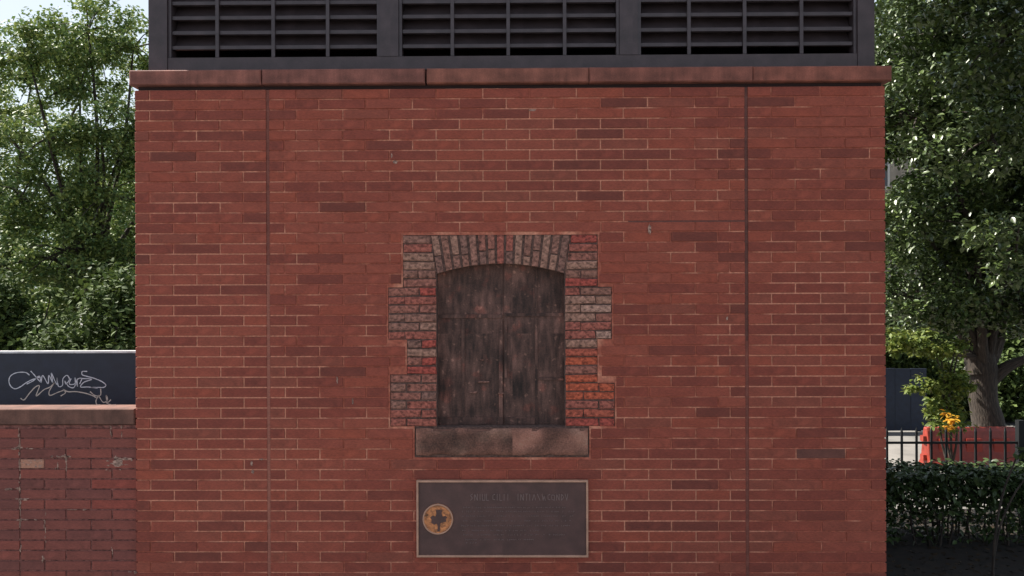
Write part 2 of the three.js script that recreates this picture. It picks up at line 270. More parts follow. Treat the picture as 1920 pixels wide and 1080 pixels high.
{ // arch: bricks on edge, fanned, most of them in two lengths
  const N = 15, topX = (i) => 806 + (1071 - 806) * i / N, botX = (i) => SPL + (SPR - SPL) * i / N, tones = [3, 0, 4, 8, 4, 1, 9, 0, 0, 9, 1, 4, 3, 2, 0];
  for (let i = 0; i < N; i++) {
    const split = [0.55, 1, 0.6, 0.62, 1, 0.55, 0.5, 1, 0.58, 1, 0.7, 0.5, 1, 0.55, 1][i], cuts = split < 1 ? [[0, split], [split, 1]] : [[0, 1]];
    cuts.forEach(([a, b], k) => {
      const P = (x, t) => { const xt = topX(x), xb = botX(x), yb = archY(xb), yt = 440 + 3 * Math.abs(x - N / 2) / N; return [wx(xt + (xb - xt) * t), wy(yt + (yb - yt) * t)]; };
      const e = 0.13, q = [P(i + e, b), P(i + 1 - e, b), P(i + 1 - e, a), P(i + e, a)], gap = 0.004;
      if (k === 0 && cuts.length > 1) { q[0][1] += gap; q[1][1] += gap; } if (k === 1) { q[2][1] -= gap; q[3][1] -= gap; }
      const g = new THREE.ExtrudeGeometry(new THREE.Shape(q.map((p) => new THREE.Vector2(...p))), { depth: 0.066, bevelEnabled: true, bevelThickness: 0.004, bevelSize: 0.002, bevelOffset: -0.002, bevelSegments: 1 });
      g.translate(0, 0, -0.074 + ru(-0.004, 0.004)); part('brick', uvMetres(g, rnd(), rnd()), oldMats[rnd() < 0.5 ? tones[i] : pick([1, 2, 3, 4, 0, 8])], surround);
    });
  }
}
{ // iron infill of the opening: two leaves with flat bars
  const leaf = (a, b, name) => { const p = [[a, 803], [b, 803]]; for (let i = 0; i <= 8; i++) { const x = b + (a - b) * i / 8; p.push([x, archY(x) - 3]); } const s = new THREE.Shape(p.map(([u, v]) => new THREE.Vector2(wx(u), wy(v)))); const g = new THREE.ExtrudeGeometry(s, { depth: 0.022, bevelEnabled: true, bevelThickness: 0.001, bevelSize: 0.001, bevelOffset: -0.001, bevelSegments: 1 }); g.translate(0, 0, -0.112); return part(name, uvMetres(g), rustMat, building); };
  const sl = leaf(SPL - 2, 942.7, 'shutter'), sr = leaf(943.2, SPR + 2, 'shutter');
  const bar = (p, a, b, c, d, z = 0.007) => part('strap', uvMetres(new THREE.BoxGeometry(1, 1, 1).scale(wx(b) - wx(a), wy(c) - wy(d), z).translate((wx(a) + wx(b)) / 2, (wy(c) + wy(d)) / 2, -0.089 + z / 2), rnd(), rnd()), rustMat, p);
  bar(sl, 820, 941, 590, 597); bar(sl, 863, 869, 599, 800, 0.005); bar(sl, 934, 941, 600, 800, 0.006); bar(sl, 820, 941, 786, 800, 0.008);
  bar(sr, 945, 1057, 588, 594); bar(sr, 1003, 1008, 500, 800, 0.004); bar(sr, 945, 950, 596, 711, 0.006); bar(sr, 1010, 1057, 711, 716); bar(sr, 945, 1002, 786, 800, 0.008);
  for (const [x, y, w] of [[905, 719, 22], [885, 739, 14], [938, 741, 12], [902, 677, 7]]) { const g = bevelBox(w / 290, 0.012, 0.02, 0.004, 0, 0, wobble); g.translate(wx(x), wy(y), -0.078); part('hinge_lug', g, oldMats[8], x < 942 ? sl : sr); }
}
{ const g = new THREE.BoxGeometry(wx(1101) - wx(779), wy(801) - wy(855), 0.11, 40, 8, 3), p = g.attributes.position;
  for (let i = 0; i < p.count; i++) { const x = p.getX(i), y = p.getY(i), e = 0.5 + fbm(x * 9, y * 20, 3, 3); if (p.getZ(i) > 0) p.setZ(i, p.getZ(i) - 0.006 * fbm(x * 14, y * 14, 6, 3) - (Math.abs(y) > 0.085 || Math.abs(x) > 0.545 ? 0.022 * e : 0)); if (Math.abs(y) > 0.09) p.setY(i, y - Math.sign(y) * 0.016 * e); }
  g.translate((wx(1101) + wx(779)) / 2, (wy(801) + wy(855)) / 2, -0.04); g.computeVertexNormals(); part('sill', uvMetres(g), sillMat, building).userData.label = 'chipped brownstone sill'; }

// coping blocks
const copingCuts = [243, 492, 800, 1105, 1410, 1667];
for (let i = 0; i < 5; i++) {
  const gaps = [0, 0.004, 0.006, 0.0015, 0.0012, 0], x0 = wx(copingCuts[i]) + gaps[i], x1 = wx(copingCuts[i + 1]) - gaps[i + 1], g = bevelBox(x1 - x0, wy(129) - wy(157), DEPTH + 0.06, 0.007, i * 0.37, 0.2);
  const m = part('coping_block', g, copingMats[i], building); m.position.set((x0 + x1) / 2, (wy(129) + wy(157)) / 2, 0.026 + [0, 0.002, -0.001, 0.001, -0.002][i]);
  m.scale.z = 1;
}
part('coping_shade_bed', box(XL + 0.01, XR - 0.01, TOP - 0.002, wy(156), -DEPTH + 0.02, -0.03), mat([0.03, 0.016, 0.016], 0.9), building);  // bed coloured near-black to paint in the shade line under the coping
// louvred plant housing
const LZ = -0.11, ls = (DIST - LZ) / DIST, lx = (px) => wx(960) + (px - 960) / 290 * ls, ly = (py) => EYE + (540 - py) / 290 * ls, LTOP = ly(-330);
const post = (a, b, z0, z1, y0 = ly(129), name = 'corner_post') => part(name, box(lx(a), lx(b), y0, LTOP, z0, z1), louverMat, building);
post(277, 312, LZ - 0.12, LZ + 0.006); post(1606, 1637, LZ - 0.12, LZ + 0.006); post(713, 748, LZ - 0.1, LZ + 0.004, ly(104), 'mullion'); post(1163, 1197, LZ - 0.1, LZ + 0.004, ly(104), 'mullion');
part('bottom_rail', box(lx(312) + 0.001, lx(1606) - 0.001, ly(129), ly(104) - 0.001, LZ - 0.1, LZ), louverMat, building);
part('housing', merge([box(lx(284), lx(1630), ly(128), LTOP + 0.08, -2.55, -2.5), box(lx(282), lx(286), ly(128), LTOP, -2.5, LZ - 0.125), box(lx(1628), lx(1632), ly(128), LTOP, -2.5, LZ - 0.125), box(lx(275), lx(1639), LTOP + 0.001, LTOP + 0.07, -2.499, LZ + 0.03)]), louverMat, building);
const slatShape = new THREE.Shape([[0, -0.006], [0, -0.029], [0.03, -0.029], [0.095, 0.090], [0.095, 0.098], [0.027, -0.023], [0.006, -0.023], [0.006, -0.006]].map((p) => new THREE.Vector2(...p)));
for (const [a, b, mids] of [[312, 713, [405, 511, 614]], [748, 1163, [849, 954, 1060]], [1197, 1606, [1293, 1397, 1503]]]) {
  const lp = new THREE.Group(); lp.name = 'louver_panel'; building.add(lp);
  const f = 6, w = lx(b - f) - lx(a + f);
  for (const [p, q] of [[a + 0.3, a + f], [b - f, b - 0.3]]) part('jamb', box(lx(p), lx(q), ly(103), LTOP, LZ - 0.09, LZ - 0.01), slatMat, lp);
  const sg = new THREE.ExtrudeGeometry(slatShape, { depth: w - 0.004, bevelEnabled: false }); sg.rotateY(Math.PI / 2); uvMetres(sg);
  for (let k = 0; k < 15; k++) part('slat', sg, slatMat, lp).position.set(lx(a + f) + 0.002, ly(78.5 - k * 28), LZ - 0.022);
  for (const m of mids) part('stiffener', box(lx(m - 3.2), lx(m + 3.2), ly(103), LTOP, LZ - 0.021, LZ - 0.008), slatMat, lp);
}
// mortar splashes left on the face
function splat(px, py, w, h, z, parent, m = effMat, name = 'mortar_splash') {
  const n = 22, sd = rnd() * 40, s = new THREE.Shape(Array.from({ length: n }, (_, i) => { const a = i / n * 2 * Math.PI, r = 1 + 1.3 * fbm(Math.cos(a) * 2.2 + sd, Math.sin(a) * 2.2, sd, 3); return new THREE.Vector2(Math.cos(a) * r * w / 580, Math.sin(a) * r * h / 580); }));
  const g = new THREE.ExtrudeGeometry(s, { depth: 0.001, bevelEnabled: true, bevelThickness: 0.0015, bevelSize: 0.001, bevelOffset: -0.001, bevelSegments: 1 }); g.translate(wx(px), wy(py), z); return part(name, uvMetres(g), m, parent);
}
for (const [x, y, w, h] of [[741, 303, 9, 6], [735, 291, 3, 10], [631, 712, 3, 13], [660, 752, 3, 11], [469, 868, 4, 9], [471, 884, 5, 7], [487, 861, 7, 3], [1218, 430, 6, 18], [1000, 207, 16, 4], [1362, 598, 4, 7]]) splat(x, y, w, h, -0.0004, building);

// ---------------------------------------------------------------- bronze plaque below the sill
{
  const x0 = wx(780), x1 = wx(1101), y0 = wy(1043), y1 = wy(899), P = thing('plaque', 'dark bronze plaque with pale rim and leaf disc, under the stone sill', 'plaque', null, [(x0 + x1) / 2, y0, 0]);
  const W = x1 - x0, H = y1 - y0, b = 0.0135, cx = (x0 + x1) / 2;
  part('plate', box(-W / 2 + 0.004, W / 2 - 0.004, 0.004, H - 0.004, 0.002, 0.014), bronzeDark, P);
  const s = rectShape(-W / 2, W / 2, 0, H); s.holes.push(new THREE.Path([[-W / 2 + b, b], [W / 2 - b, b], [W / 2 - b, H - b], [-W / 2 + b, H - b]].map((p) => new THREE.Vector2(...p))));
  const rim = new THREE.ExtrudeGeometry(s, { depth: 0.02, bevelEnabled: true, bevelThickness: 0.003, bevelSize: 0.003, bevelOffset: -0.003, bevelSegments: 2 }); rim.translate(0, 0, 0.003); part('rim', uvMetres(rim), bronzeEdge, P);
  const lpx = (px) => wx(px) - cx, lpy = (py) => wy(py) - y0;
  const disc = new THREE.CylinderGeometry(0.097, 0.1, 0.007, 48); disc.rotateX(Math.PI / 2); disc.translate(lpx(820), lpy(972), 0.0165); const D = part('leaf_disc', uvMetres(disc), copperMat, P);
  const ring = new THREE.TorusGeometry(0.094, 0.005, 8, 48); ring.translate(lpx(820), lpy(972), 0.0195); part('disc_edge', ring, bronzeEdge, D);
  const lf = new THREE.Shape([[816.5, 955], [822, 953.5], [828, 955], [827, 962], [829.5, 967], [834, 965.5], [837.5, 968], [835, 972], [836, 976], [829, 977.5], [825, 979], [824, 985], [824, 994], [819, 995], [820, 985], [818, 979.5], [813, 982], [807.5, 978], [808.5, 973], [806, 968], [811, 965], [815, 967], [817.5, 962]].map(([a, c]) => new THREE.Vector2(lpx(a), lpy(c))));
  const lg = new THREE.ExtrudeGeometry(lf, { depth: 0.004, bevelEnabled: false }); lg.translate(0, 0, 0.0195); part('leaf_emblem', lg, bronzeDark, D);
  const q = [], stroke = (ax, ay, bx, by, w = 1.1) => { const A = new THREE.Vector2(lpx(ax), lpy(ay)), B = new THREE.Vector2(lpx(bx), lpy(by)), L = A.distanceTo(B), g = new THREE.BoxGeometry(L + w / 290 * 0.5, w / 290, 0.0035); g.rotateZ(Math.atan2(B.y - A.y, B.x - A.x)); g.translate((A.x + B.x) / 2, (A.y + B.y) / 2, 0.0155); q.push(g); };
  // heading: worn capitals of uneven strokes, as far as they can be made out
  const glyphs = [[881, 'S'], [889, 'N'], [898, 'I'], [903, 'U'], [911, 'L'], [922, 'C'], [930, 'I'], [936, 'L'], [943, 'I'], [950, 'I'], [969, 'I'], [975, 'N'], [984, 'T'], [991, 'I'], [997, 'A'], [1006, 'X'], [1015, 'W'], [1025, 'C'], [1033, 'O'], [1042, 'N'], [1051, 'D'], [1058, 'V']];
  const F = { S: [[4, 0, 0, 3], [0, 3, 4, 8], [4, 8, 0, 12]], N: [[0, 12, 0, 0], [0, 0, 5, 12], [5, 12, 5, 0]], I: [[1, 0, 1, 12]], U: [[0, 0, 1, 12], [1, 12, 5, 12], [5, 12, 5, 0]], L: [[0, 0, 0, 12], [0, 12, 4, 12]], C: [[5, 1, 1, 2], [1, 2, 1, 10], [1, 10, 5, 11]], T: [[2, 0, 2, 12], [0, 0, 5, 0]], A: [[0, 12, 3, 0], [3, 0, 6, 12]], X: [[0, 0, 5, 12]], W: [[0, 0, 2, 12], [2, 12, 4, 3], [4, 3, 6, 12]], O: [[0, 2, 0, 10], [0, 10, 5, 12], [5, 12, 5, 2], [5, 2, 0, 2]], D: [[0, 0, 0, 12], [0, 0, 5, 6], [5, 6, 0, 12]], V: [[0, 0, 3, 12], [3, 12, 5, 0]] };
  for (const [gx, c] of glyphs) for (const [a, d, e, f] of F[c]) stroke(gx + a, 925 + d, gx + e, 925 + f);
  part('heading', merge(q), letterMat, P); q.length = 0;
  for (const [y, a, b2] of [[950, 868, 1062], [957.5, 866, 1074], [966, 866, 1072], [975, 864, 1068], [984, 864, 1066], [993, 866, 1010], [1001, 868, 1058], [1010, 872, 1000], [1016, 873, 896]]) for (let x = a; x < b2;) { const l = ru(1, 2.6), h = ru(1.2, 3); if (rnd() < 0.6) stroke(x, y, x + l, y, 0.8); if (rnd() < 0.7) stroke(x, y + 1.5, x, y + 1.5 - h, 0.7); x += l + ru(1.2, 2.2) + (rnd() < 0.16 ? 4 : 0); }
  part('inscription', merge(q), letterMat, P, 'stuff');
}

// ---------------------------------------------------------------- low wall beside the building, and the dark panel behind it
{
  const X1 = wx(248), X0 = wx(-260), ZF = -0.03, T = 0.15, top = wy(797) , wall = thing('low_wall', 'low stained purple brick wall with tan coping beside the tall building', 'wall');
  const g = box(X0, X1 - 0.004, -0.03, top - 0.002, ZF - T, ZF - 0.006); part('mortar', g, mat([0.26, 0.10, 0.084], 0.95, { map: oldMap }), wall);
  for (let n = -7; n < 14; n++) {
    const y0 = Y0 + n * COURSE, y1 = Math.min(y0 + COURSE, top), odd = n & 1; if (y1 - y0 < 0.03) continue;
    const xs = odd ? [-240, -152, -64, 24, 112, 200, 248] : [-195, -108, -20, 24, 71, 160, 248];
    for (let i = 1; i < xs.length; i++) {
      let t = pick([13, 14, 15, 13, 16, 14]); const mid = (xs[i] + xs[i - 1]) / 2; if (Math.abs(mid - 47) < 10 && Math.abs(540 - (y0 + COURSE / 2 - EYE) * 290 - 870) < 10) t = 12; if (Math.abs(mid - 190) < 25 && Math.abs(540 - (y0 + COURSE / 2 - EYE) * 290 - 930) < 40) t = 17;
      const m = part('brick', brickGeo(wx(xs[i]) - wx(xs[i - 1]) - JOINT, y1 - y0 - JOINT, Math.floor(rnd() * 6)), brickMats[t], wall); m.position.set(wx(mid), (y0 + y1) / 2, ZF + ru(-0.001, 0.001));
    }
  }
  for (const [a, b] of [[-260, -62], [-60, 245]]) { const c = bevelBox(wx(b) - wx(a), wy(766) - wy(796), T + 0.03, 0.006, a * 0.01, 0.4), m = part('coping_block', c, lowCopingMat, wall); m.position.set((wx(a) + wx(b)) / 2, (wy(766) + wy(796)) / 2, ZF + 0.015); }
  for (const [x, y, w, h] of [[211, 868, 22, 16], [226, 862, 30, 4], [207, 860, 8, 8]]) splat(x, y, w, h, ZF - 0.0002, wall, effMat, 'lime_stain');
  for (const [x, y, w, h, n] of [[30, 841, 44, 5, 14], [24, 905, 3, 100, 22], [25, 1000, 3, 100, 12], [23, 830, 3, 50, 10], [95, 872, 5, 16, 5], [113, 870, 5, 30, 8], [10, 918, 26, 3, 9], [30, 938, 24, 3, 7], [72, 985, 4, 70, 9], [69, 1052, 6, 14, 6], [130, 958, 50, 2, 7], [110, 857, 60, 3, 12], [40, 977, 46, 2, 7], [50, 870, 40, 14, 16], [200, 1035, 4, 12, 3], [198, 805, 2, 22, 5], [219, 805, 2, 22, 5], [215, 872, 50, 26, 14], [240, 1077, 16, 4, 4]]) {
    const tmp = new THREE.Group(), gs = []; for (let k = 0; k < n; k++) gs.push(splat(x + ru(-0.5, 0.5) * w, y + ru(-0.5, 0.5) * h, ru(1.2, 3) + (w > h ? ru(0, 7) : 0), ru(1.2, 3) + (h > w ? ru(0, 9) : 0), ZF - 0.0002, tmp).geometry); part('lime_stain', merge(gs), effMat, wall, 'stuff');
  }
}
{
  const d = DIST + 0.62, p0 = at(249, 764, d), pt = at(249, 662, d), z = p0.z, y1 = pt.y, y0 = -0.02, x1 = wx(250) - 0.004 + 0.0, x0 = at(-420, 700, d).x;
  const panel = thing('metal_panel', 'dark navy metal panel with pale top edge and scrawled white graffiti', 'panel');
  part('sheet', box(x0, x1, y0, y1, z - 0.05, z), navyMat, panel);
  part('top_edge', box(x0, x1, y1 + 0.001, y1 + 0.016, z - 0.058, z + 0.008), steelMat, panel);
  const S = [[[500, 455], [420, 480], [330, 525], [260, 575], [190, 600], [140, 570], [115, 510], [130, 445], [200, 400], [330, 395], [375, 428]], [[390, 375], [440, 430], [490, 490], [522, 522]], [[340, 540], [420, 500], [500, 440], [520, 522], [540, 430], [610, 537], [620, 430], [668, 520], [650, 400], [722, 547], [722, 460], [745, 572], [790, 560], [800, 470], [850, 430], [880, 480], [835, 540], [822, 500], [870, 570], [930, 587], [962, 540]], [[900, 470], [880, 540], [950, 535], [950, 460], [985, 572], [980, 482], [1035, 468], [1010, 540]], [[1040, 470], [1162, 480], [1060, 520], [1020, 575], [1110, 577], [1235, 590]], [[1105, 380], [1042, 383], [1040, 420], [1100, 442], [1200, 470], [1300, 515], [1342, 555], [1320, 580], [1240, 582], [1150, 580]]];
  const T = [[[262, 720], [300, 742], [380, 650], [460, 570], [500, 560], [460, 692], [560, 610], [640, 575], [690, 522], [622, 640], [630, 682], [740, 642], [805, 620]], [[770, 692], [832, 645], [800, 608], [860, 636], [960, 636], [1080, 656], [1180, 690], [1230, 722]], [[1140, 635], [1210, 688], [1272, 680], [1276, 598]], [[1252, 680], [1215, 760], [1232, 802], [1272, 802]], [[1250, 690], [1312, 772], [1362, 740], [1345, 680], [1362, 772], [1405, 738]], [[1340, 772], [1400, 802], [1470, 802]]];
  const ribbon = (pts, w) => {
    const c = new THREE.CatmullRomCurve3(pts.map(([a, b]) => { const q = at(a / 6.75, 640 + b / 6.75, d); return V(q.x, q.y, z + 0.0015); }), false, 'centripetal'), n = pts.length * 7, pos = [];
    for (let i = 0; i < n; i++) { const a = c.getPoint(i / n), b = c.getPoint((i + 1) / n), t = b.clone().sub(a).normalize(), s = V(-t.y, t.x, 0).multiplyScalar(w / 2 * (1 + 0.5 * noise.noise(i * 0.3, w * 100, 2))), A = a.clone().add(s), B = a.clone().sub(s), C = b.clone().sub(s), D = b.clone().add(s); for (const v of [A, B, C, A, C, D]) pos.push(v.x, v.y, v.z); }
    const g = new THREE.BufferGeometry(); g.setAttribute('position', new THREE.Float32BufferAttribute(pos, 3)); g.computeVertexNormals(); return g;
  };
  part('graffiti', merge(S.map((s) => ribbon(s, 0.0062))), sprayMat, panel); part('graffiti', merge(T.map((s) => ribbon(s, 0.0068))), sprayTan, panel);
}

// ---------------------------------------------------------------- leaves
const leafGeo = (() => { // a folded, pointed leaf about 1 long
  const P = [[0, 0, 0], [0.26, 0.05, 0.34], [0, 0, 0.36], [-0.26, 0.05, 0.34], [0.2, 0.03, 0.7], [0, -0.04, 0.72], [-0.2, 0.03, 0.7], [0, -0.1, 1]];
  const g = new THREE.BufferGeometry(); g.setAttribute('position', new THREE.Float32BufferAttribute(P.flat(), 3)); g.setIndex([0, 2, 1, 0, 3, 2, 1, 2, 5, 1, 5, 4, 2, 3, 6, 2, 6, 5, 4, 5, 7, 5, 6, 7]); g.computeVertexNormals(); return g;
})();
const leafMat = mat([1, 1, 1], 0.5, { side: THREE.DoubleSide, transmission: 0.55, thickness: 0, specularIntensity: 0.25 });
const glossLeaf = mat([1, 1, 1], 0.36, { side: THREE.DoubleSide, transmission: 0.3, thickness: 0, specularIntensity: 0.8 });
const leafMatDull = mat([1, 1, 1], 0.65, { side: THREE.DoubleSide, transmission: 0.38, thickness: 0, specularIntensity: 0.2 });
function foliage(name, parent, places, size, colors, m = leafMat, flat = 0.75) {
  const im = new THREE.InstancedMesh(leafGeo, m, places.length), o = new THREE.Object3D(), c = new THREE.Color();
  places.forEach((p, i) => {
    o.position.copy(p); o.rotation.set(ru(-1, 1) * flat + 0.35, ru(0, 2 * Math.PI), ru(-1, 1) * flat, 'YXZ'); o.scale.setScalar(size * ru(0.65, 1.25)); o.updateMatrix(); im.setMatrixAt(i, o.matrix);
    const a = pick(colors), k = ru(0.75, 1.25); c.setRGB(a[0] * k, a[1] * k, a[2] * k); im.setColorAt(i, c);
  });
  im.name = name; im.userData.kind = 'stuff'; sh(im); parent.add(im); return im;
}
const ball = () => { const a = ru(0, 2 * Math.PI), u = ru(-1, 1), s = Math.sqrt(1 - u * u); return V(Math.cos(a) * s, u, Math.sin(a) * s); };
function clumps(lobes, n, per, r, out = []) {   // lobes: [centre, radii]; sprays of leaves spread through each lobe, denser to the outside
  const cs = []; const vol = lobes.map(([, R]) => R[0] * R[1] * R[2]), tot = vol.reduce((a, b) => a + b);
  lobes.forEach(([c, R], li) => { const k = Math.max(3, Math.round(n * vol[li] / tot)); for (let i = 0; i < k; i++) { const d = ball().multiplyScalar(Math.pow(rnd(), 0.45)); const q = V(c.x + d.x * R[0], c.y + d.y * R[1], c.z + d.z * R[2]); cs.push(q); const rr = r * ru(0.6, 1.25); for (let j = 0; j < per; j++) { const e = ball().multiplyScalar(Math.pow(rnd(), 0.6) * rr); e.y *= 0.55; out.push(q.clone().add(e)); } } });
  return [out, cs];
}
function tree(name, label, base, fork, lobes, opt) {
  const o = thing(name, label, 'tree', opt.group, [base.x, base.y, base.z]), L = (v) => v.clone().sub(base);
  part('trunk', tube([V(0, -0.15, 0), L(base.clone().lerp(fork, 0.35).add(V(0.04, 0, 0.03))), L(base.clone().lerp(fork, 0.7).add(V(-0.04, 0, 0))), L(fork)], opt.r, opt.r * 0.75, 14, 16, 0.18), barkMat, o);
  const [pts, cs] = clumps(lobes, opt.n, opt.per, opt.spray);
  for (const [c, R, bare] of lobes) { if (bare) continue; const mid = fork.clone().lerp(c, 0.55).add(V(ru(-0.2, 0.2), 0.25, ru(-0.2, 0.2))); part('limb', tube([L(fork).add(V(0, -0.2, 0)), L(mid), L(c)], opt.r * 0.3, opt.r * 0.08, 8, 10, 0.1), barkMat, o); }
  const tw = []; cs.forEach((q, i) => { if (i % 2) return; let best = lobes[0][0]; for (const [c] of lobes) if (c.distanceTo(q) < best.distanceTo(q)) best = c; tw.push(tube([L(best), L(best.clone().lerp(q, 0.5).add(V(0, 0.08, 0))), L(q)], 0.02, 0.006, 4, 4)); });
  part('twigs', merge(tw), barkMat, o, 'stuff');
  foliage('crown', o, pts.map(L), opt.leaf, opt.colors, opt.m || leafMat);
  return o;
}
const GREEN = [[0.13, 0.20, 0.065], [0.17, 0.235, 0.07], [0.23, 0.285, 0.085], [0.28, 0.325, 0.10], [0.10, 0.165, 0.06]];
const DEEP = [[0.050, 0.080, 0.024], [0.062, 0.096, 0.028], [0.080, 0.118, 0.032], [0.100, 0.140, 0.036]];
const lobe = (px, py, d, rx, ry = rx, rz = rx) => [at(px, py, d), [rx, ry, rz]];
const foot = (px, d) => { const p = at(px, 700, d); p.y = gy(p.z); return p; };
// trees behind the dark panel
tree('broad_tree', 'sunlit pale green tree rising behind the graffiti panel, nearest the building', foot(185, 14.5), at(175, 520, 14.5),
  [lobe(55, 110, 14.5, 1.0, 0.9), lobe(165, 60, 14.8, 1.1, 0.8), lobe(250, 90, 14.9, 0.7, 0.8), lobe(255, 230, 14.4, 0.8, 0.8), lobe(90, 260, 13.6, 0.95, 0.55), lobe(190, 250, 13.9, 0.9, 0.5), lobe(200, 370, 13.8, 1.0, 0.7), lobe(40, 370, 13.8, 1.0, 0.7), lobe(120, 470, 13.6, 1.2, 0.7), lobe(260, 500, 14.2, 1.1, 0.8), lobe(0, 500, 13.8, 1.0, 0.8), lobe(360, 300, 15, 1.2, 1.6), lobe(-20, 220, 14.6, 0.9, 0.9), lobe(150, 165, 14.6, 0.75, 0.5)], { r: 0.2, n: 430, per: 125, spray: 0.38, leaf: 0.085, colors: GREEN, group: 'trees behind the dark panel' });
tree('broad_tree', 'green tree standing farther back behind the panel at the picture edge', foot(20, 23), at(20, 450, 23),
  [lobe(-20, 300, 23, 1.8, 1.6), lobe(60, 150, 23, 1.5, 1.3), lobe(190, 110, 23, 1.5, 1.2), lobe(70, 420, 23, 1.8, 1.4), lobe(170, 330, 23.5, 1.7, 1.5), lobe(260, 260, 23, 1.4, 1.5), lobe(0, 520, 22.5, 1.8, 1.3), lobe(130, 520, 22.5, 1.6, 1.2)], { r: 0.25, n: 420, per: 90, spray: 0.55, leaf: 0.13, colors: GREEN, group: 'trees behind the dark panel' });
tree('broad_tree', 'dark green tree low behind the panel, partly hidden by the building', foot(330, 18), at(330, 560, 18),
  [lobe(150, 540, 17.5, 1.3, 0.9), lobe(250, 560, 17.5, 1.4, 1.0), lobe(330, 420, 18, 1.6, 1.5), lobe(210, 430, 18.5, 1.3, 1.2), lobe(60, 610, 18, 1.4, 0.8)], { r: 0.2, n: 520, per: 110, spray: 0.5, leaf: 0.12, colors: GREEN, group: 'trees behind the dark panel' });
function shrub(label, px, d, lobes, n, per, leaf, colors, group) {
  const b = foot(px, d), o = thing('shrub', label, 'shrub', group, [b.x, b.y, b.z]), [pts, cs] = clumps(lobes, n, per, 0.4);
  foliage('foliage', o, pts.filter((p) => p.y > b.y + 0.02).map((p) => p.clone().sub(b)), leaf, colors, leafMatDull);
  part('stems', merge(cs.filter((_, i) => i % 5 === 0).map((q) => tube([V(0, -0.05, 0), q.clone().sub(b).multiplyScalar(0.5).add(V(0, 0.15, 0)), q.clone().sub(b)], 0.025, 0.008, 5, 6))), barkMat, o, 'stuff');
}
shrub('dense dark shrub just behind the graffiti panel beside the building', 215, 11, [lobe(215, 640, 11, 0.9, 0.9, 0.6), lobe(300, 600, 11.4, 0.9, 1.1, 0.6), lobe(140, 690, 11, 0.8, 0.6, 0.5)], 130, 110, 0.1, DEEP, 'shrubs behind the panel');
shrub('dense dark shrub behind the panel at the edge of the picture', 20, 12, [lobe(40, 640, 12, 1.0, 0.9, 0.6), lobe(-70, 610, 12, 1.1, 1.1, 0.6), lobe(110, 720, 12, 0.9, 0.7, 0.6)], 150, 110, 0.1, DEEP, 'shrubs behind the panel');
// the park tree on the other side
{
  const d = 13, base = foot(1848, d), fork = at(1846, 690, d);
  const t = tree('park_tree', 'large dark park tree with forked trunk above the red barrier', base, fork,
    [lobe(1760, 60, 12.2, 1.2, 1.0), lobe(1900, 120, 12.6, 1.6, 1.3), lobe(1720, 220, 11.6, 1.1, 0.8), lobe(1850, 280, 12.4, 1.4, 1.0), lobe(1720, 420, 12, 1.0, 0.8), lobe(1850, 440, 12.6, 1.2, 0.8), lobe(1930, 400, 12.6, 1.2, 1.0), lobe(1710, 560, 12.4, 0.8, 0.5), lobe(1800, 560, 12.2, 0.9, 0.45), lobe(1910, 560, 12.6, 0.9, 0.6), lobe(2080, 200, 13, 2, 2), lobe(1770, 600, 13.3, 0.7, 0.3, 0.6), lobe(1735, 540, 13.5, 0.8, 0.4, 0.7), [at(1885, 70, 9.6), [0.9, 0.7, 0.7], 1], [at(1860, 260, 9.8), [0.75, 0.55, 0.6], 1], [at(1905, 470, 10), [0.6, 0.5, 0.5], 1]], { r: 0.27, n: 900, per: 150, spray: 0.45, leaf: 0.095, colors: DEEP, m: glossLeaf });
  const L = (px, py, dd = d) => at(px, py, dd).sub(base);
  part('limb', tube([L(1845, 670), L(1800, 664, d - 0.2), L(1738, 660, d - 0.3)], 0.07, 0.03, 8, 10, 0.2), barkMat, t);
  part('limb', tube([L(1850, 720), L(1885, 690, d - 0.1), L(1935, 668, d - 0.2)], 0.13, 0.06, 8, 10, 0.2), barkMat, t);
  part('limb', tube([L(1842, 700), L(1826, 600, d + 0.1), L(1835, 480, d)], 0.24, 0.16, 10, 10, 0.2), barkMat, t);
  part('limb', tube([L(1852, 690), L(1872, 640, d + 0.1), L(1880, 560, d)], 0.11, 0.06, 8, 10, 0.2), barkMat, t);
}
tree('added_shade_tree', 'leafy tree added out of view beyond the picture edge to shade the planting bed', V(7.4, 0, 1.6), V(7.0, 2.7, 1.3),  // unseen tree, added so its crown keeps skylight off the planting bed
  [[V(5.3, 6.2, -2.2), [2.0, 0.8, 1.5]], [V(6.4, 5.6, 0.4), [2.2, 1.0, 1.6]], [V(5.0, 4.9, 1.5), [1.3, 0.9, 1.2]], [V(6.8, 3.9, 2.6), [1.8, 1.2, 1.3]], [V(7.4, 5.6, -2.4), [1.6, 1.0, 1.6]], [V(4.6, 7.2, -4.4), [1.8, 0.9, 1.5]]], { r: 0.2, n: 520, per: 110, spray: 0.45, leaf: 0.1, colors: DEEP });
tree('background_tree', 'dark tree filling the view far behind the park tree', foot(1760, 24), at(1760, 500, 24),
  [lobe(1700, 150, 24, 2.4, 2.6), lobe(1850, 100, 25, 2.6, 2.6), lobe(1720, 420, 24, 2, 1.6), lobe(1860, 440, 24.5, 2.2, 1.5), lobe(1700, 600, 23.5, 1.6, 1.0), lobe(1900, 600, 23.5, 1.6, 0.9)], { r: 0.3, n: 700, per: 100, spray: 0.8, leaf: 0.2, colors: DEEP, m: leafMatDull });
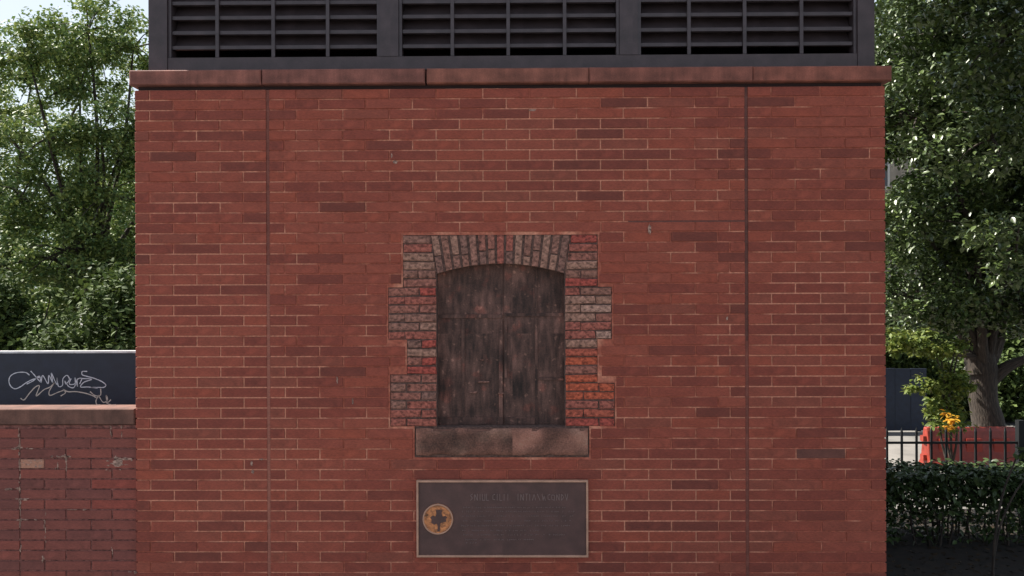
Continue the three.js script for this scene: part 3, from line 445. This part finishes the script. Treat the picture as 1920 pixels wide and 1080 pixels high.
{
  const b = foot(1775, 11.6), o = thing('ivy_bush', 'sunlit bush with yellow leaves beside the tree trunk, above the red barrier', 'bush', null, [b.x, b.y, b.z]);
  const [pts] = clumps([lobe(1782, 715, 11.6, 0.26, 0.32, 0.25), lobe(1772, 775, 11.4, 0.3, 0.25, 0.25), lobe(1765, 650, 11.7, 0.5, 0.16, 0.3), lobe(1705, 640, 11.5, 0.45, 0.2, 0.3), lobe(1730, 720, 11.8, 0.25, 0.2, 0.2)], 110, 34, 0.15);
  foliage('foliage', o, pts.map((p) => p.clone().sub(b)), 0.085, [[0.17, 0.22, 0.045], [0.22, 0.25, 0.055], [0.12, 0.17, 0.04]]);
  const [yp] = clumps([lobe(1780, 786, 10.95, 0.08, 0.13, 0.06)], 7, 14, 0.06); foliage('yellow_leaves', o, yp.map((p) => p.clone().sub(b)), 0.07, [[0.55, 0.28, 0.02], [0.62, 0.36, 0.03]]);
  for (let i = 0; i < 5; i++) part('stem', tube([V(ru(-0.1, 0.1), 0, ru(-0.1, 0.1)), V(ru(-0.15, 0.15), 0.7, ru(-0.1, 0.1)), at(ru(1745, 1800), ru(640, 740), 11.6).sub(b)], 0.02, 0.008, 5, 8), barkMat, o);
}
shrub('dark shrub mass across the street behind the tree trunk', 1905, 17, [lobe(1880, 720, 17, 1.1, 1.0, 0.7), lobe(1960, 680, 17, 1.3, 1.4, 0.8), lobe(1790, 760, 17.5, 0.9, 0.7, 0.6)], 190, 110, 0.13, DEEP, 'shrubs across the street');
shrub('dark shrub above the blue hoarding across the street', 1680, 17.5, [lobe(1680, 690, 17.5, 1.0, 0.9, 0.6), lobe(1620, 650, 17.5, 1.0, 1.2, 0.6), lobe(1745, 740, 17.5, 0.7, 0.8, 0.5)], 170, 110, 0.13, DEEP, 'shrubs across the street');
// ---------------------------------------------------------------- hedge, fence, barrier, hoarding
{
  const z = -2.05, o = thing('hedge', 'low glossy dark hedge in front of the iron fence', 'hedge', null, [4.9, 0, z]), pts = [];
  for (let i = 0; i < 21000; i++) { const x = ru(-2.3, 2.4), low = i % 5 === 0, t = low ? rnd() : Math.pow(rnd(), 0.6), y = low ? 0.06 + 0.30 * t : 0.31 + 0.36 * t + 0.05 * fbm(x * 3, 1, 2, 3); pts.push(V(x, y, ru(-0.28, 0.28))); }
  foliage('foliage', o, pts, 0.062, [[0.030, 0.050, 0.018], [0.038, 0.060, 0.021], [0.046, 0.072, 0.024]], mat([1, 1, 1], 0.36, { side: THREE.DoubleSide, transmission: 0.15, thickness: 0, specularIntensity: 0.45 }));
  const st = []; for (let i = 0; i < 70; i++) { const x = ru(-2.2, 2.3), w = ru(-0.18, 0.18); st.push(tube([V(x, -0.02, w), V(x + ru(-0.05, 0.05), 0.2, w), V(x + ru(-0.1, 0.1), 0.5, w + ru(-0.1, 0.1))], 0.011, 0.005, 5, 5)); }
  part('stems', merge(st), barkMat, o, 'stuff');
}
{
  const z = -2.8, d = DIST - z, o = thing('iron_fence', 'black iron picket fence behind the hedge', 'fence', null, [3, 0, z]), top = at(1760, 803, d).y, rail = at(1760, 830, d).y, x0 = at(1663, 800, d).x - 3;
  const pg = merge([box(-0.009, 0.009, 0, top - 0.03, -0.009, 0.009), new THREE.ConeGeometry(0.013, 0.05, 4).rotateY(Math.PI / 4).translate(0, top - 0.006, 0)]);
  const pitch = 27.4 / FPX * d; for (let k = -3; k < 24; k++) { if (k === 9) continue; part('picket', pg, ironMat, o).position.x = x0 + k * pitch; }
  part('post', box(-0.03, 0.03, 0, top + 0.08, -0.03, 0.03), ironMat, o).position.x = x0 + 9 * pitch;
  for (const y of [rail, 0.14]) part('rail', box(x0 - 3.5 * pitch, x0 + 23.5 * pitch, y - 0.011, y + 0.011, -0.0105, 0.0105), ironMat, o);
}
{
  const d = 12, a = at(1734, 801, d), b = at(1904, 801, d), zc = a.z, g0 = gy(zc), H = a.y - g0, W = b.x - a.x, o = thing('traffic_barrier', 'red orange plastic traffic barrier behind the iron fence', 'barrier', null, [(a.x + b.x) / 2, g0, zc]);
  const s = new THREE.Shape([[-0.22, 0.0], [-0.22, 0.14], [-0.14, 0.24], [-0.07, H - 0.05], [-0.05, H], [0.05, H], [0.07, H - 0.05], [0.14, 0.24], [0.22, 0.14], [0.22, 0]].map((p) => new THREE.Vector2(...p)));
  const red = mat([0.30, 0.036, 0.02], 0.5, { map: metalTex });
  const g = new THREE.ExtrudeGeometry(s, { depth: W - 0.06, bevelEnabled: true, bevelThickness: 0.03, bevelSize: 0.02, bevelOffset: -0.02, bevelSegments: 2 }); g.rotateY(Math.PI / 2); g.translate(-W / 2 + 0.03, 0, 0); part('body', uvMetres(g), red, o);
  for (const k of [-0.3, 0, 0.3]) part('recess', box(k * W - 0.12, k * W + 0.12, H * 0.45, H * 0.78, 0.085, 0.12), mat([0.30, 0.036, 0.02], 0.5), o);
  part('end_lug', merge([box(-W / 2 - 0.05, -W / 2 - 0.001, H * 0.3, H * 0.42, -0.05, 0.05), box(-W / 2 - 0.05, -W / 2 - 0.001, H * 0.7, H * 0.82, -0.05, 0.05)]), red, o);
}
{
  const d = 15.5, a = at(1500, 640, d), b = at(1737, 640, d), g0 = gy(a.z), o = thing('hoarding', 'dark blue board hoarding across the street behind the fence', 'hoarding', null, [a.x, g0, a.z]), n = 8, w = (b.x - a.x) / n;
  for (let i = 0; i < n; i++) part('board', box(i * w + 0.004, (i + 1) * w - 0.004, 0.03, a.y - g0 - 0.55 + (i % 3) * 0.004, -0.02, (i % 2) * 0.006), mat([0.014, 0.024, 0.05], 0.7, { map: metalTex }), o);
  part('rail', box(0, b.x - a.x, 0.35, 0.43, -0.06, -0.022), barkMat, o); part('rail', box(0, b.x - a.x, 1.0, 1.08, -0.06, -0.022), barkMat, o);
  for (let i = 0; i < 3; i++) part('post', box(i * 1.15 + 0.05, i * 1.15 + 0.13, -0.1, 1.15, -0.14, -0.062), barkMat, o);
}
{ // the pale building beyond the trees
  const d = 34, a = at(1560, 240, d), b = at(2200, 240, d), g0 = gy(a.z), H = a.y - g0, W = b.x - a.x, o = thing('far_building', 'pale tan building glimpsed through gaps in the park trees', 'building', null, [a.x, g0, a.z]);
  part('wall', box(0, W, -0.2, H, -8, 0), mat([0.42, 0.36, 0.29], 0.9, { map: concreteTex }), o); part('cornice', box(-0.2, W + 0.2, H + 0.002, H + 0.4, -8.2, 0.25), mat([0.38, 0.33, 0.27], 0.9), o);
  for (let i = 0; i < 5; i++) for (let j = 0; j < 3; j++) { const x = 1.2 + i * 2.9, y = 1.2 + j * 3; if (y + 1.8 > H) continue; const w = part('window', box(x, x + 1.3, y, y + 1.8, -0.05, 0.03), mat([0.45, 0.43, 0.40], 0.7), o); part('pane', box(x + 0.1, x + 1.2, y + 0.1, y + 1.7, 0.0, 0.034), mat([0.02, 0.025, 0.03], 0.12), w); }
}
{ // sapling stems at the edge of the bed
  const d = 6.1, b = at(1862, 1085, d); b.y = 0; const o = thing('sapling', 'thin bare two stemmed sapling in the dark planting bed', 'sapling', null, [b.x, 0, b.z]), L = (px, py, dd = d) => at(px, py, dd).sub(V(b.x, 0, b.z));
  part('stem', tube([V(0, -0.03, 0), L(1862, 1060), L(1868, 990), L(1882, 920), L(1905, 860)], 0.011, 0.006, 6, 14), barkMat, o); part('stem', tube([L(1862, 1050), L(1876, 985), L(1900, 930), L(1935, 880)], 0.009, 0.005, 6, 14), barkMat, o);
  const [pts] = clumps([[L(1915, 850), [0.1, 0.08, 0.1]], [L(1945, 870), [0.12, 0.1, 0.1]]], 8, 8, 0.09); foliage('foliage', o, pts, 0.07, DEEP);
}
{ // leaf litter on the bed
  const o = new THREE.Group(); const pts = []; for (let i = 0; i < 1600; i++) pts.push(V(ru(2.6, 6), 0.012, ru(-2.9, 0.2)));
  const im = foliage('leaf_litter', scene, pts, 0.07, [[0.05, 0.034, 0.02], [0.035, 0.024, 0.015], [0.07, 0.048, 0.028]], leafMatDull, 0.25); im.userData.label = 'brown fallen leaves scattered over the planting bed'; im.userData.category = 'leaves';
}
renderer.render(scene, camera);
